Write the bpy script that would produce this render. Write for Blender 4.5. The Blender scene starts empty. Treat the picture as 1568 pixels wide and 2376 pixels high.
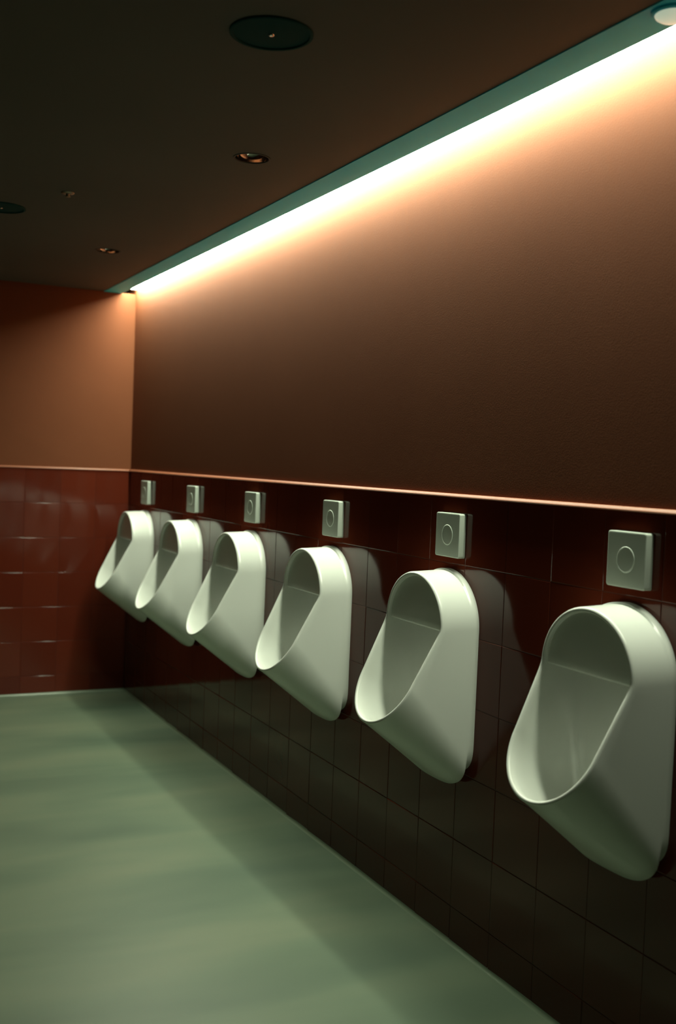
import bpy, bmesh, math, random
from mathutils import Matrix, Vector

random.seed(7)
S = bpy.context.scene
C = S.collection

# ------------------------------------------------------------------ camera, world, exposure
# right wall (tile face) is the plane x = 0 with the room on x < 0; depth runs along +y; floor z = 0
F_PX, YAW, PITCH, ROLL = 2501.7, 0.4580, -0.0427, 0.0385
CAM = Vector((-1.7067, 0.0, 1.38))
cd = bpy.data.cameras.new('camera')
cd.sensor_fit = 'VERTICAL'
cd.sensor_height = 36.0
cd.lens = F_PX / 2376.0 * 36.0
cd.clip_start = 0.02
cd.dof.use_dof = True
cd.dof.focus_distance = 3.2
cd.dof.aperture_fstop = 2.8
cam = bpy.data.objects.new('camera', cd)
C.objects.link(cam)
fw = Vector((math.sin(YAW) * math.cos(PITCH), math.cos(YAW) * math.cos(PITCH), math.sin(PITCH)))
r0 = Vector((math.cos(YAW), -math.sin(YAW), 0))
u0 = r0.cross(fw)
rr = math.cos(ROLL) * r0 + math.sin(ROLL) * u0
uu = -math.sin(ROLL) * r0 + math.cos(ROLL) * u0
cam.matrix_world = Matrix(((rr.x, uu.x, -fw.x, CAM.x), (rr.y, uu.y, -fw.y, CAM.y), (rr.z, uu.z, -fw.z, CAM.z), (0, 0, 0, 1)))
S.camera = cam

w = bpy.data.worlds.new('world')
S.world = w
w.use_nodes = True
w.node_tree.nodes['Background'].inputs[0].default_value = (0, 0, 0, 1)
w.node_tree.nodes['Background'].inputs[1].default_value = 0.0
S.view_settings.view_transform = 'Standard'
S.view_settings.look = 'None'
S.view_settings.exposure = 0.0
S.view_settings.gamma = 1.0
S.view_settings.use_curve_mapping = False

STRIP_L = 76.0                       # radiance of the ceiling light strip
STRIP_RGB = (0.91, 1.0, 0.755)        # greenish fluorescent white
STRIP_W = 0.077
RECESS = 0.027
STRIP_Y0 = 1.10

# ------------------------------------------------------------------ dimensions
D = 6.263            # end wall
H = 2.340            # ceiling
XL = -3.40           # left wall
YN = -1.60           # wall behind the camera
ZR = 1.305           # top of the tiles
PT = 0.200           # tile pitch along the wall
PR = 0.1995          # tile pitch up the wall
TT = 0.008           # tile thickness

# ------------------------------------------------------------------ helpers
def obj(name, bm, mat, parent=None, smooth=False, angle=None):
    me = bpy.data.meshes.new(name)
    bmesh.ops.recalc_face_normals(bm, faces=bm.faces)
    bm.to_mesh(me); bm.free()
    if smooth:
        me.polygons.foreach_set('use_smooth', [True] * len(me.polygons))
        if angle is not None:
            me.set_sharp_from_angle(angle=math.radians(angle))
    me.materials.append(mat)
    o = bpy.data.objects.new(name, me)
    C.objects.link(o)
    if parent: o.parent = parent
    return o

def empty(name, loc, rot=(0, 0, 0)):
    o = bpy.data.objects.new(name, None)
    o.location = loc; o.rotation_euler = rot
    o.empty_display_size = 0.05
    C.objects.link(o)
    return o

def tag(o, label=None, cat=None, group=None, kind=None):
    if label: o['label'] = label
    if cat: o['category'] = cat
    if group: o['group'] = group
    if kind: o['kind'] = kind
    return o

def box(bm, lo, hi):
    v = [bm.verts.new((x, y, z)) for x in (lo[0], hi[0]) for y in (lo[1], hi[1]) for z in (lo[2], hi[2])]
    for f in ((0, 1, 3, 2), (4, 6, 7, 5), (0, 4, 5, 1), (2, 3, 7, 6), (0, 2, 6, 4), (1, 5, 7, 3)):
        bm.faces.new([v[i] for i in f])
    return bm

def B(): return bmesh.new()

def lathe(bm, prof, n=40, close=False):
    """prof = list of (radius, z); spun about z"""
    rings = []
    for r, z in prof:
        if r < 1e-6: rings.append([bm.verts.new((0, 0, z))])
        else: rings.append([bm.verts.new((r * math.cos(2 * math.pi * i / n), r * math.sin(2 * math.pi * i / n), z)) for i in range(n)])
    for a, b in zip(rings[:-1], rings[1:]):
        for i in range(n):
            j = (i + 1) % n
            if len(a) == 1 and len(b) == 1: continue
            if len(a) == 1: bm.faces.new((a[0], b[i], b[j]))
            elif len(b) == 1: bm.faces.new((a[i], b[0], a[j]))
            else: bm.faces.new((a[i], b[i], b[j], a[j]))
    return bm

def rings_to_mesh(bm, rings, cap_first=False, cap_last=False):
    vs = [[bm.verts.new(p) for p in r] for r in rings]
    n = len(vs[0])
    for a, b in zip(vs[:-1], vs[1:]):
        for i in range(n):
            j = (i + 1) % n
            bm.faces.new((a[i], a[j], b[j], b[i]))
    if cap_first: bm.faces.new(vs[0])
    if cap_last: bm.faces.new(vs[-1][::-1])
    return bm

# ------------------------------------------------------------------ materials
def mat(name, col, rough=0.5, spec=0.5, metal=0.0, coat=0.0, coat_rough=0.05):
    m = bpy.data.materials.new(name); m.use_nodes = True
    nt = m.node_tree; b = nt.nodes['Principled BSDF']
    b.inputs['Base Color'].default_value = (*col, 1)
    b.inputs['Roughness'].default_value = rough
    b.inputs['Specular IOR Level'].default_value = spec
    b.inputs['Metallic'].default_value = metal
    b.inputs['Coat Weight'].default_value = coat
    b.inputs['Coat Roughness'].default_value = coat_rough
    return m, nt, b

def noise(nt, scale, detail=3, rough=0.5, vec=None, dist=0.0):
    n = nt.nodes.new('ShaderNodeTexNoise')
    n.inputs['Scale'].default_value = scale
    n.inputs['Detail'].default_value = detail
    n.inputs['Roughness'].default_value = rough
    n.inputs['Distortion'].default_value = dist
    if vec is not None: nt.links.new(vec, n.inputs['Vector'])
    return n

def ramp(nt, fac, stops):
    r = nt.nodes.new('ShaderNodeValToRGB')
    e = r.color_ramp.elements
    while len(e) < len(stops): e.new(0.5)
    for k, (p, c) in enumerate(stops):
        e[k].position = p; e[k].color = (*c, 1)
    nt.links.new(fac, r.inputs[0])
    return r

def bump(nt, b, height, strength, dist=0.01, sock='Normal'):
    n = nt.nodes.new('ShaderNodeBump')
    n.inputs['Strength'].default_value = strength
    n.inputs['Distance'].default_value = dist
    nt.links.new(height, n.inputs['Height'])
    nt.links.new(n.outputs[0], b.inputs[sock])

def world_pos(nt, scale=(1, 1, 1), rotz=0.0):
    g = nt.nodes.new('ShaderNodeNewGeometry')
    mp = nt.nodes.new('ShaderNodeMapping')
    mp.inputs['Scale'].default_value = scale
    mp.inputs['Rotation'].default_value = (0, 0, rotz)
    nt.links.new(g.outputs['Position'], mp.inputs['Vector'])
    return mp.outputs[0]

# terracotta wall paint
M_paint, nt, b = mat('terracotta_paint', (0.155, 0.046, 0.0185), 0.70, 0.12)
p = world_pos(nt)
n = noise(nt, 1.6, 4, 0.6, p)
r = ramp(nt, n.outputs[0], [(0.3, (0.150, 0.0470, 0.0200)), (0.7, (0.164, 0.0525, 0.0230))])
nt.links.new(r.outputs[0], b.inputs['Base Color'])
n2 = noise(nt, 220, 2, 0.5, p)
bump(nt, b, n2.outputs[0], 0.12, 0.002)

# glazed oxblood tile, tone varied from tile to tile
M_tile, nt, b = mat('glazed_tile', (0.15, 0.03, 0.015), 0.13, 0.27)
oi = nt.nodes.new('ShaderNodeObjectInfo')
r = ramp(nt, oi.outputs['Random'], [(0.0, (0.095, 0.0155, 0.0075)), (1.0, (0.115, 0.020, 0.0095))])
nt.links.new(r.outputs[0], b.inputs['Base Color'])
p = world_pos(nt)
n = noise(nt, 7.0, 2, 0.5, p)
bump(nt, b, n.outputs[0], 0.07, 0.006)
n3 = noise(nt, 4.5, 3, 0.6, p)
rr_ = nt.nodes.new('ShaderNodeMapRange')
rr_.inputs['To Min'].default_value = 0.05; rr_.inputs['To Max'].default_value = 0.13
nt.links.new(n3.outputs[0], rr_.inputs['Value'])
nt.links.new(rr_.outputs[0], b.inputs['Roughness'])

M_dark, nt, b = mat('dark_brown_paint', (0.04, 0.014, 0.008), 0.7, 0.15)
M_grout, nt, b = mat('dark_red_grout', (0.070, 0.013, 0.007), 0.7, 0.2)
M_edge, nt, b = mat('terracotta_edge', (0.34, 0.115, 0.06), 0.42, 0.4)

# ceiling: dark matt plaster
M_ceil, nt, b = mat('ceiling_plaster', (0.30, 0.27, 0.22), 0.75, 0.15)
p = world_pos(nt)
n = noise(nt, 1.2, 3, 0.5, p)
r = ramp(nt, n.outputs[0], [(0.3, (0.118, 0.105, 0.090)), (0.7, (0.134, 0.119, 0.102))])
nt.links.new(r.outputs[0], b.inputs['Base Color'])
M_tealglow, nt, b = mat('teal_glow', (0.03, 0.60, 0.90), 0.6, 0.2)  # glow next to the light strip put into a flat teal colour
M_tealdark, nt, b = mat('speaker_cloth', (0.006, 0.05, 0.05), 0.8, 0.15)
M_chrome, nt, b = mat('polished_steel', (0.75, 0.72, 0.66), 0.12, 0.5, 1.0)
M_black, nt, b = mat('black_recess', (0.02, 0.03, 0.027), 0.5, 0.3)
M_dull, nt, b = mat('dull_metal', (0.30, 0.26, 0.20), 0.35, 0.5, 0.8)

# floor: grey-green poured resin with long soft streaks
M_floor, nt, b = mat('poured_floor', (0.36, 0.44, 0.29), 0.42, 0.35)
p = world_pos(nt, (0.6, 2.2, 1.0), 0.42)
n = noise(nt, 1.5, 2.5, 0.5, p, 0.3)
r = ramp(nt, n.outputs[0], [(0.30, (0.105, 0.148, 0.104)), (0.5, (0.142, 0.187, 0.128)), (0.70, (0.180, 0.215, 0.145))])
nt.links.new(r.outputs[0], b.inputs['Base Color'])
p2 = world_pos(nt)
n2 = noise(nt, 9, 3, 0.5, p2)
bump(nt, b, n2.outputs[0], 0.05, 0.01)

M_cove, nt, b = mat('cove_resin', (0.17, 0.22, 0.15), 0.28, 0.5)

# sanitary ware
M_cer, nt, b = mat('white_ceramic', (0.73, 0.75, 0.70), 0.22, 0.5)
M_plast, nt, b = mat('flush_plate_plastic', (0.44, 0.48, 0.42), 0.40, 0.4)

# light strip diffuser
M_light = bpy.data.materials.new('lit_diffuser'); M_light.use_nodes = True
nt = M_light.node_tree; nt.nodes.clear()
em = nt.nodes.new('ShaderNodeEmission')
em.inputs[0].default_value = (*STRIP_RGB, 1); em.inputs[1].default_value = STRIP_L
ou = nt.nodes.new('ShaderNodeOutputMaterial'); nt.links.new(em.outputs[0], ou.inputs[0])
M_alu, nt, b = mat('strip_housing', (0.55, 0.55, 0.5), 0.4, 0.4, 0.6)

# ------------------------------------------------------------------ the room shell
tag(obj('floor', box(B(), (XL - .15, YN - .15, -0.12), (0.15, D + .15, 0.0)), M_floor), 'grey-green poured floor with soft streaks', kind='structure')
DOWN = [(-.463, 3.235), (-.468, 5.045)]
ceiling = tag(obj('ceiling', box(B(), (XL - .15, YN - .15, H), (-STRIP_W, D + .15, H + 0.15)), M_ceil), 'dark plain ceiling', kind='structure')
bmc = B()                                   # round holes for the two downlights
for hx, hy in DOWN:
    bmesh.ops.create_cone(bmc, cap_ends=True, segments=48, radius1=.055, radius2=.055, depth=.12, matrix=Matrix.Translation((hx, hy, H)))
cut = obj('cutter', bmc, M_ceil)
md = ceiling.modifiers.new('holes', 'BOOLEAN'); md.operation = 'DIFFERENCE'; md.object = cut; md.solver = 'EXACT'
bpy.context.view_layer.update()
me_c = bpy.data.meshes.new_from_object(ceiling.evaluated_get(bpy.context.evaluated_depsgraph_get()))
ceiling.modifiers.clear(); ceiling.data = me_c
bpy.data.objects.remove(cut)
wall_r = tag(obj('wall_right', box(B(), (TT, YN - .15, 0.0), (0.15, D + .15, H + .15)), M_paint), 'terracotta painted wall above dark red tiles', kind='structure')
wall_b = tag(obj('wall_back', box(B(), (XL - .15, D + TT, 0.0), (TT, D + .15, H)), M_paint), 'terracotta painted end wall above red tiles', kind='structure')
tag(obj('wall_left', box(B(), (XL - .15, YN - .15, 0.0), (XL, D + TT, H)), M_dark), 'plain dark brown painted wall', kind='structure')
tag(obj('wall_front', box(B(), (XL, YN - .15, 0.0), (TT, YN, H)), M_dark), 'plain dark brown painted wall', kind='structure')

# added board whose teal colour stands in for the glow beside the slot
tag(obj('glow_band', box(B(), (-STRIP_W - 0.105, YN, H - 0.003), (-STRIP_W, D + TT, H + .001)), M_tealglow), 'teal glow along the light strip, built as a flat coloured ceiling border', kind='structure')

# ------------------------------------------------------------------ tiles
def tile_mesh(wd, hg):
    """a glazed tile lying on plane x = 0, face towards -x, centred; chamfered edge"""
    bm = B(); g = 0.0005; c = 0.0018
    a, h = wd / 2 - g, hg / 2 - g
    prof = [(TT, a, h), (0.0011, a, h), (0.0003, a - c * .45, h - c * .45), (0.0, a - c, h - c)]
    rings = [[(x, -y, -z), (x, y, -z), (x, y, z), (x, -y, z)] for x, y, z in prof]
    rings_to_mesh(bm, rings, True, True)
    bmesh.ops.recalc_face_normals(bm, faces=bm.faces)
    me = bpy.data.meshes.new('tile'); bm.to_mesh(me); bm.free()
    me.materials.append(M_tile)
    return me

NROW = 6
ZB = ZR - NROW * PR
me_full = tile_mesh(PT, PR)
me_low = tile_mesh(PT, ZB - 0.004)
def add_tile(me, parent, loc, rot):
    o = bpy.data.objects.new('tile', me)
    C.objects.link(o); o.parent = parent
    o.location = loc
    o.rotation_euler = (0, rot[0], rot[1])
    return o
def jitter():
    return math.radians(random.gauss(0, .13)), math.radians(random.gauss(0, .13))

# right wall, joints run through y = 2.42
y_edge = 2.42
k0 = math.floor((YN + 1.2 - y_edge) / PT)
ye_list = []
y = y_edge + k0 * PT
while y + PT < D - 0.02:
    ye_list.append((y, PT)); y += PT
last_w = D - 0.001 - y
me_end, me_end_low = tile_mesh(last_w, PR), tile_mesh(last_w, ZB - 0.004)
for ya, wd in ye_list + [(y, last_w)]:
    for r_ in range(NROW + 1):
        j = jitter()
        full = r_ < NROW
        z = ZR - (r_ + .5) * PR if full else (ZB + 0.004) / 2
        me = (me_full if full else me_low) if wd == PT else (me_end if full else me_end_low)
        add_tile(me, wall_r, (0, ya + wd / 2, z), j)
Y_T0 = ye_list[0][0]
obj('grout', box(B(), (0.0009, Y_T0, 0.0), (TT + .001, D + TT, ZR - .003)), M_grout, wall_r)

# end wall, tiles turned to face -y
x = -0.001
while x - PT > XL:
    for r_ in range(NROW + 1):
        j = jitter(); full = r_ < NROW
        z = ZR - (r_ + .5) * PR if full else (ZB + 0.004) / 2
        o = add_tile(me_full if full else me_low, wall_b, (x - PT / 2, D, z), (0, 0))
        o.rotation_euler = (j[0], 0, math.pi / 2 + j[1])
    x -= PT
obj('grout', box(B(), (x, D + 0.0009, 0.0), (TT, D + TT + .001, ZR - .003)), M_grout, wall_b)

# rounded terracotta edging that caps the tiles
def edging(name, p0, p1, nrm):
    bm = B(); rings = []
    d = (Vector(p1) - Vector(p0)).normalized()
    nv = Vector(nrm)
    sec = [(-TT, -.004), (.0055, -.004), (.007, -.0028), (.007, -.0012), (.0055, .0012), (.0015, .0058), (-.001, .0068), (-TT, .0068)]
    for q in (p0, p1):
        rings.append([tuple(Vector(q) + nv * a + Vector((0, 0, b_))) for a, b_ in sec])
    rings_to_mesh(bm, rings, True, True)
    return obj(name, bm, M_edge)
tag(edging('trim_2', (0, Y_T0, ZR), (0, D, ZR), (-1, 0, 0)), 'thin terracotta edging along the tile top behind the urinals', kind='structure')
tag(edging('trim_3', (x, D, ZR), (-.006, D, ZR), (0, -1, 0)), 'thin terracotta edging along the end wall tile top', kind='structure')

# coved skirting where the floor turns up to the tiles
def cove(name, p0, p1, nrm, R=0.011):
    bm = B(); rings = []
    nv = Vector(nrm)
    sec = [(-.001, -.002), (-.001, R)] + [(R - R * math.sin(a), R - R * math.cos(a)) for a in [math.pi / 2 * (1 - i / 6) for i in range(7)]][0:] + [(R, -.002)]
    for q in (p0, p1):
        rings.append([tuple(Vector(q) + nv * a + Vector((0, 0, b_))) for a, b_ in sec])
    rings_to_mesh(bm, rings, True, True)
    return obj(name, bm, M_cove, None, True, 60)
tag(cove('baseboard_right', (0, YN, 0), (0, D, 0), (-1, 0, 0)), 'small grey-green coved skirting under the urinals', kind='structure')
tag(cove('baseboard_back', (XL, D, 0), (0, D, 0), (0, -1, 0)), 'small grey-green coved skirting of the end wall', kind='structure')

# ------------------------------------------------------------------ the light strip in the slot
strip = empty('light_strip', (-STRIP_W / 2, (STRIP_Y0 + D) / 2, H + RECESS))
tag(strip, 'long glowing white strip light between the ceiling and the terracotta wall', 'light')
hl = (D - STRIP_Y0) / 2
bm = B()
NSEG = 56
prev = None
for k in range(NSEG + 1):
    yk = -hl + 2 * hl * k / NSEG
    row = [bm.verts.new((xa, yk, za)) for xa, za in ((-STRIP_W / 2, 0), (STRIP_W / 2 + TT - .002, 0), (STRIP_W / 2 + TT - .002, .004), (-STRIP_W / 2, .004))]
    if prev:
        for q in range(4): bm.faces.new((prev[q], prev[(q + 1) % 4], row[(q + 1) % 4], row[q]))
    else: bm.faces.new(row)
    prev = row
bm.faces.new(prev)
obj('diffuser', bm, M_light, strip)
obj('housing', box(B(), (-STRIP_W / 2, -hl - .004, .006), (STRIP_W / 2 + TT, hl, .06)), M_alu, strip)
obj('end_cap', box(B(), (-STRIP_W / 2, -hl - .006, -.002), (STRIP_W / 2 + TT, -hl - .0005, .06)), M_alu, strip)
# blank cover that closes the slot on this side of the lamp
tag(obj('trim_4', box(B(), (-STRIP_W, YN, H - .001), (TT, STRIP_Y0 - .01, H + .02)), M_ceil), 'plain slot cover beyond the end of the light strip', kind='structure')

# ------------------------------------------------------------------ urinals
NA, NS = 24, 8
def outline(hw, zt, zk, zc, zb, hwb=None, e=1.0):
    """closed outline (y, z): half-ellipse top zt above zk, sides zk..zc, half-ellipse down to zb; starts at the top going to +y"""
    hwb = hwb or hw
    pts = []
    for i in range(NA):
        a = math.pi / 2 * (1 - i / NA); pts.append((hw * math.cos(a), zk + (zt - zk) * math.sin(a)))
    for i in range(NS):
        t = i / NS; pts.append((hw + (hwb - hw) * t, zk + (zc - zk) * t))
    for i in range(2 * NA):
        a = math.pi * i / (2 * NA); pts.append((math.copysign(abs(math.cos(a)) ** e, math.cos(a)) * hwb, zc - (zc - zb) * math.sin(a) ** e))
    for i in range(NS):
        t = 1 - i / NS; pts.append((-(hw + (hwb - hw) * t), zk + (zc - zk) * t))
    for i in range(NA):
        a = math.pi / 2 * (i / NA); pts.append((-hw * math.cos(a), zk + (zt - zk) * math.sin(a)))
    return pts

def inset(pts, d):
    n = len(pts); out = []
    for i in range(n):
        a, c = pts[i - 1], pts[(i + 1) % n]
        t = Vector((c[0] - a[0], c[1] - a[1])).normalized()
        out.append((pts[i][0] - (-t.y) * -d * -1 if False else pts[i][0] + t.y * d, pts[i][1] - t.x * d))
    return out

ZK, XK, SL = 0.930, -0.120, 1.93       # kink height, hood depth, rim slope
def rim_x(z, extra=0.0):
    k = ZK - z
    if k <= -0.012: base = XK
    elif k < 0.012:
        base = XK - (k + 0.012) ** 2 / (4 * 0.012) / SL
    else: base = XK - k / SL
    return base + extra

F0 = outline(0.162, 1.082, ZK, 0.780, 0.647, 0.149)
B0 = outline(0.1675, 1.086, ZK, 0.590, 0.469, 0.166, 0.64)
BFL = outline(0.1680, 1.091, ZK, 0.62, 0.506, 0.166, 0.60)
I0 = outline(0.128, 1.05, ZK, 0.67, 0.525, 0.112)

def urinal_body():
    bm = B(); rings = []
    def at(pts, x): return [(x if not callable(x) else x(z), yy, z) for yy, z in pts]
    rings.append(at(BFL, 0.0))
    rings.append(at(BFL, -0.013))
    rings.append(at(inset(BFL, 0.0001), -0.018))
    rings.append(at(inset(B0, 0.0003), -0.021))
    rings.append(at(B0, -0.027))
    front = [(rim_x(z, .006), yy, z) for yy, z in F0]
    back = rings[-1]
    for k in range(1, 9):
        t = k / 8
        ring = []
        for p_, q_ in zip(back, front):
            v = Vector(p_) * (1 - t) + Vector(q_) * t
            ring.append(tuple(v))
        rings.append(ring)
    for d, e in ((0.0018, 0.0018), (0.0045, 0.0), (0.0080, 0.0), (0.0105, 0.0020), (0.0118, 0.007)):
        q2 = inset(F0, d)
        rings.append([(rim_x(z0, e), a, c) for (a, c), (_, z0) in zip(q2, F0)])
    fi = rings[-1]
    bi = at(I0, -0.045)
    for k in range(1, 11):
        t = k / 10
        bul = 0.018 * math.sin(math.pi * t)      # the bowl bellies out a little
        ring = []
        for (p_, q_, (iy, iz)) in zip(fi, bi, I0):
            v = Vector(p_) * (1 - t) + Vector(q_) * t
            n2 = Vector((iy, iz - 0.75)).normalized() if iz < .75 else Vector((math.copysign(1, iy) if abs(iy) > 1e-4 else 0, 0))
            v.y += n2.x * bul * .8; v.z += (n2.y * bul * .15 if iz < .75 else 0)
            ring.append(tuple(v))
        rings.append(ring)
    for s, x_ in ((0.90, -0.036), (0.72, -0.031), (0.4, -0.030)):
        rings.append([(x_, yy * s, 0.75 + (z - 0.75) * s) for yy, z in I0])
    rings_to_mesh(bm, rings, True, True)
    return bm

def hood_panel():
    bm = B()
    n = 28; rings = []
    hw, rv = 0.1545, 0.139
    def ring(sc, x_, zb):
        pts = [(x_, hw * sc * math.cos(math.pi * i / n), ZK + .002 + rv * sc * math.sin(math.pi * i / n)) for i in range(n + 1)]
        pts[0] = (x_, pts[0][1], zb); pts[-1] = (x_, pts[-1][1], zb)
        return pts
    rings = [ring(1.0, -.094, ZK - .002), ring(1.0, -.102, ZK - .004), ring(.995, -.105, ZK - .002), ring(.985, -.1065, ZK + .002)]
    rings_to_mesh(bm, rings, True, True)
    return bm

def drain():
    bm = B()
    lathe(bm, [(0, .010), (.012, .009), (.022, .006), (.030, .002), (.032, -.004)], 20)
    return bm

Y_U = [1.926, 2.701, 3.494, 4.283, 5.077, 5.893]
U_LABEL = ['white wall-hung ceramic urinal nearest the viewer, cut by the right photo edge',
           'white wall-hung ceramic urinal second from the right edge of the photo',
           'white wall-hung ceramic urinal third from the right edge of the photo',
           'white wall-hung ceramic urinal third from the terracotta end wall',
           'white wall-hung ceramic urinal second from the terracotta end wall',
           'white wall-hung ceramic urinal in the corner, closest to the end wall']
P_LABEL = ['square flush plate with round button above the urinal cut by the photo edge',
           'square flush plate with round button, second from the right edge of the photo',
           'square flush plate with round button, third from the right edge of the photo',
           'square flush plate with round button, third from the terracotta end wall',
           'square flush plate with round button, second from the terracotta end wall',
           'square flush plate in the corner, closest to the terracotta end wall']

ZO = 0.452
proto = empty('urinal', (0, Y_U[0], ZO))
def down(o, dz=-ZO):
    for v in o.data.vertices: v.co.z += dz
    return o
down(obj('bowl', urinal_body(), M_cer, proto, True, 50))
tag(down(obj('hood_panel', hood_panel(), M_cer, proto, True, 40)), 'flat half-round panel inside the hood')
dr = obj('drain', drain(), M_chrome, proto, True)
dr.location = (-0.085, 0, 0.560 - ZO)

def copy_tree(o, parent=None):
    c = o.copy(); C.objects.link(c); c.parent = parent
    for ch in list(o.children): copy_tree(ch, c)
    return c

for i, yc in enumerate(Y_U):
    u = proto if i == 0 else copy_tree(proto)
    u.location = (0, yc, ZO)
    tag(u, U_LABEL[i], 'urinal', 'urinals in a row along the tiled wall')

# ------------------------------------------------------------------ flush plates
def rounded_rect(hw, hh, r_, n=5):
    pts = []
    for cx, cy, a0 in ((hw - r_, hh - r_, 0), (-hw + r_, hh - r_, 90), (-hw + r_, -hh + r_, 180), (hw - r_, -hh + r_, 270)):
        for i in range(n + 1):
            a = math.radians(a0 + 90 * i / n); pts.append((cx + r_ * math.cos(a), cy + r_ * math.sin(a)))
    return pts
PW = 0.0645
def plate_body():
    bm = B(); rings = []
    for x_, d, rad in ((0.0, .0, .006), (-.0195, .0, .006), (-.0214, .0006, .006), (-.0222, .0018, .005), (-.0224, .0034, .004), (-.0224, .0044, .003), (-.0224, .0080, .002)):
        rings.append([(x_, a, c) for a, c in rounded_rect(PW - d, PW - d, rad)])
    rings_to_mesh(bm, rings, True, False)
    # face with a round opening for the button
    n = len(rings[-1]); outer = [v for v in bm.verts][-n:]
    hole = []
    for v in outer:
        a = math.atan2(v.co.z, v.co.y)
        hole.append(bm.verts.new((-.0224, .0300 * math.cos(a), .0300 * math.sin(a))))
    mid = []
    for i in range(n):
        j = (i + 1) % n
        bm.faces.new((outer[i], outer[j], hole[j], hole[i]))
    inn = [bm.verts.new((-.019, v.co.y * .985, v.co.z * .985)) for v in hole]
    for i in range(n):
        j = (i + 1) % n
        bm.faces.new((hole[i], hole[j], inn[j], inn[i]))
    bm.faces.new(inn)
    return bm
def plate_ring():
    bm = B(); lathe(bm, [(.0306, -.0003), (.0300, .0009), (.0288, .0015), (.0276, .0010), (.0270, -.0006)], 40); return bm
def plate_button():
    bm = B(); lathe(bm, [(.0273, -.003), (.0271, -.0003), (.0262, .0004), (.018, .0001), (.008, -.0001), (0, -.0002)], 40); return bm
pp = empty('flush_plate', (0, Y_U[0], 1.19))
obj('plate', plate_body(), M_plast, pp, True, 35)
pr = obj('button_ring', plate_ring(), M_plast, pp, True, 40)
pb = obj('button', plate_button(), M_plast, pp, True, 40)
for o in (pr, pb):
    o.rotation_euler = (0, -math.pi / 2, 0); o.location = (-.0224, 0, 0)
Y_P = [1.918, 2.688, 3.478, 4.262, 5.052, 5.868]
for i, yc in enumerate(Y_P):
    u = pp if i == 0 else copy_tree(pp)
    u.location = (0, yc, 1.1905)
    tag(u, P_LABEL[i], 'flush plate', 'flush plates above the urinals')

# ------------------------------------------------------------------ things on the ceiling
def speaker(x_, y_, label):
    e = empty('ceiling_speaker', (x_, y_, H))
    tag(e, label, 'speaker', 'round ceiling speakers')
    obj('rim', lathe(B(), [(.094, 0), (.094, -.004), (.091, -.006), (.086, -.0055), (.085, -.002), (.085, 0)], 56), M_tealdark, e, True, 40)
    obj('grille', lathe(B(), [(.0855, -.002), (.05, -.004), (.012, -.0046), (0, -.0046)], 56), M_tealdark, e, True)
    obj('centre_badge', lathe(B(), [(.006, -.003), (.006, -.0068), (.004, -.0078), (0, -.008)], 16), M_chrome, e, True)
    return e
speaker(-.793, 2.282, 'dark round ceiling speaker near the top of the photo')
speaker(-1.045, 4.42, 'dark round ceiling speaker cut by the left edge of the photo')

def downlight(x_, y_, label):
    e = empty('downlight', (x_, y_, H))
    tag(e, label, 'downlight', 'unlit recessed downlights')
    obj('trim_ring', lathe(B(), [(.060, 0), (.060, -.0012), (.057, -.0022), (.0535, -.0016), (.0530, .002)], 48), M_black, e, True, 50)
    obj('reflector', lathe(B(), [(.0535, -.0005), (.0530, .010), (.0500, .020), (.044, .030), (.036, .036), (.030, .038)], 48), M_chrome, e, True)
    obj('lamp_lens', lathe(B(), [(.031, .037), (.028, .034), (.014, .031), (0, .030)], 32), M_black, e, True)
downlight(*DOWN[0], 'unlit downlight with shiny rim in the ceiling between the speakers and light strip')
downlight(*DOWN[1], 'unlit downlight with shiny rim close to the end wall')

e = empty('sprinkler_head', (-.869, 4.035, H))
tag(e, 'tiny metal sprinkler head on the dark ceiling', 'sprinkler')
obj('escutcheon', lathe(B(), [(.024, 0), (.023, -.003), (.017, -.005), (.010, -.006), (.007, -.004)], 28), M_dull, e, True)
obj('stem', lathe(B(), [(.007, -.004), (.006, -.011), (.004, -.013), (0, -.013)], 16), M_dull, e, True)
obj('deflector', lathe(B(), [(0, -.0132), (.010, -.0135), (.010, -.015), (0, -.0155)], 20), M_dull, e, True)

# glowing dome added for a pale spot whose source is unknown
M_glow = bpy.data.materials.new('pale_dome_glow'); M_glow.use_nodes = True
b = M_glow.node_tree.nodes['Principled BSDF']
b.inputs['Base Color'].default_value = (0.7, 0.72, 0.66, 1); b.inputs['Roughness'].default_value = 0.5
b.inputs['Emission Color'].default_value = (0.86, 1.0, 0.74, 1); b.inputs['Emission Strength'].default_value = 0.42
e = empty('pale_spot_glow', (-.128, 1.738, H - .003))
tag(e, 'small added glowing dome for the pale spot beside the light strip at the top right corner', 'glowing dome')
obj('glow_dome_base', lathe(B(), [(.044, 0), (.044, -.004), (.041, -.006), (.036, -.0065)], 40), M_tealglow, e, True, 40)
obj('glow_dome', lathe(B(), [(.037, -.005), (.034, -.011), (.026, -.016), (.013, -.0185), (0, -.019)], 40), M_glow, e, True)
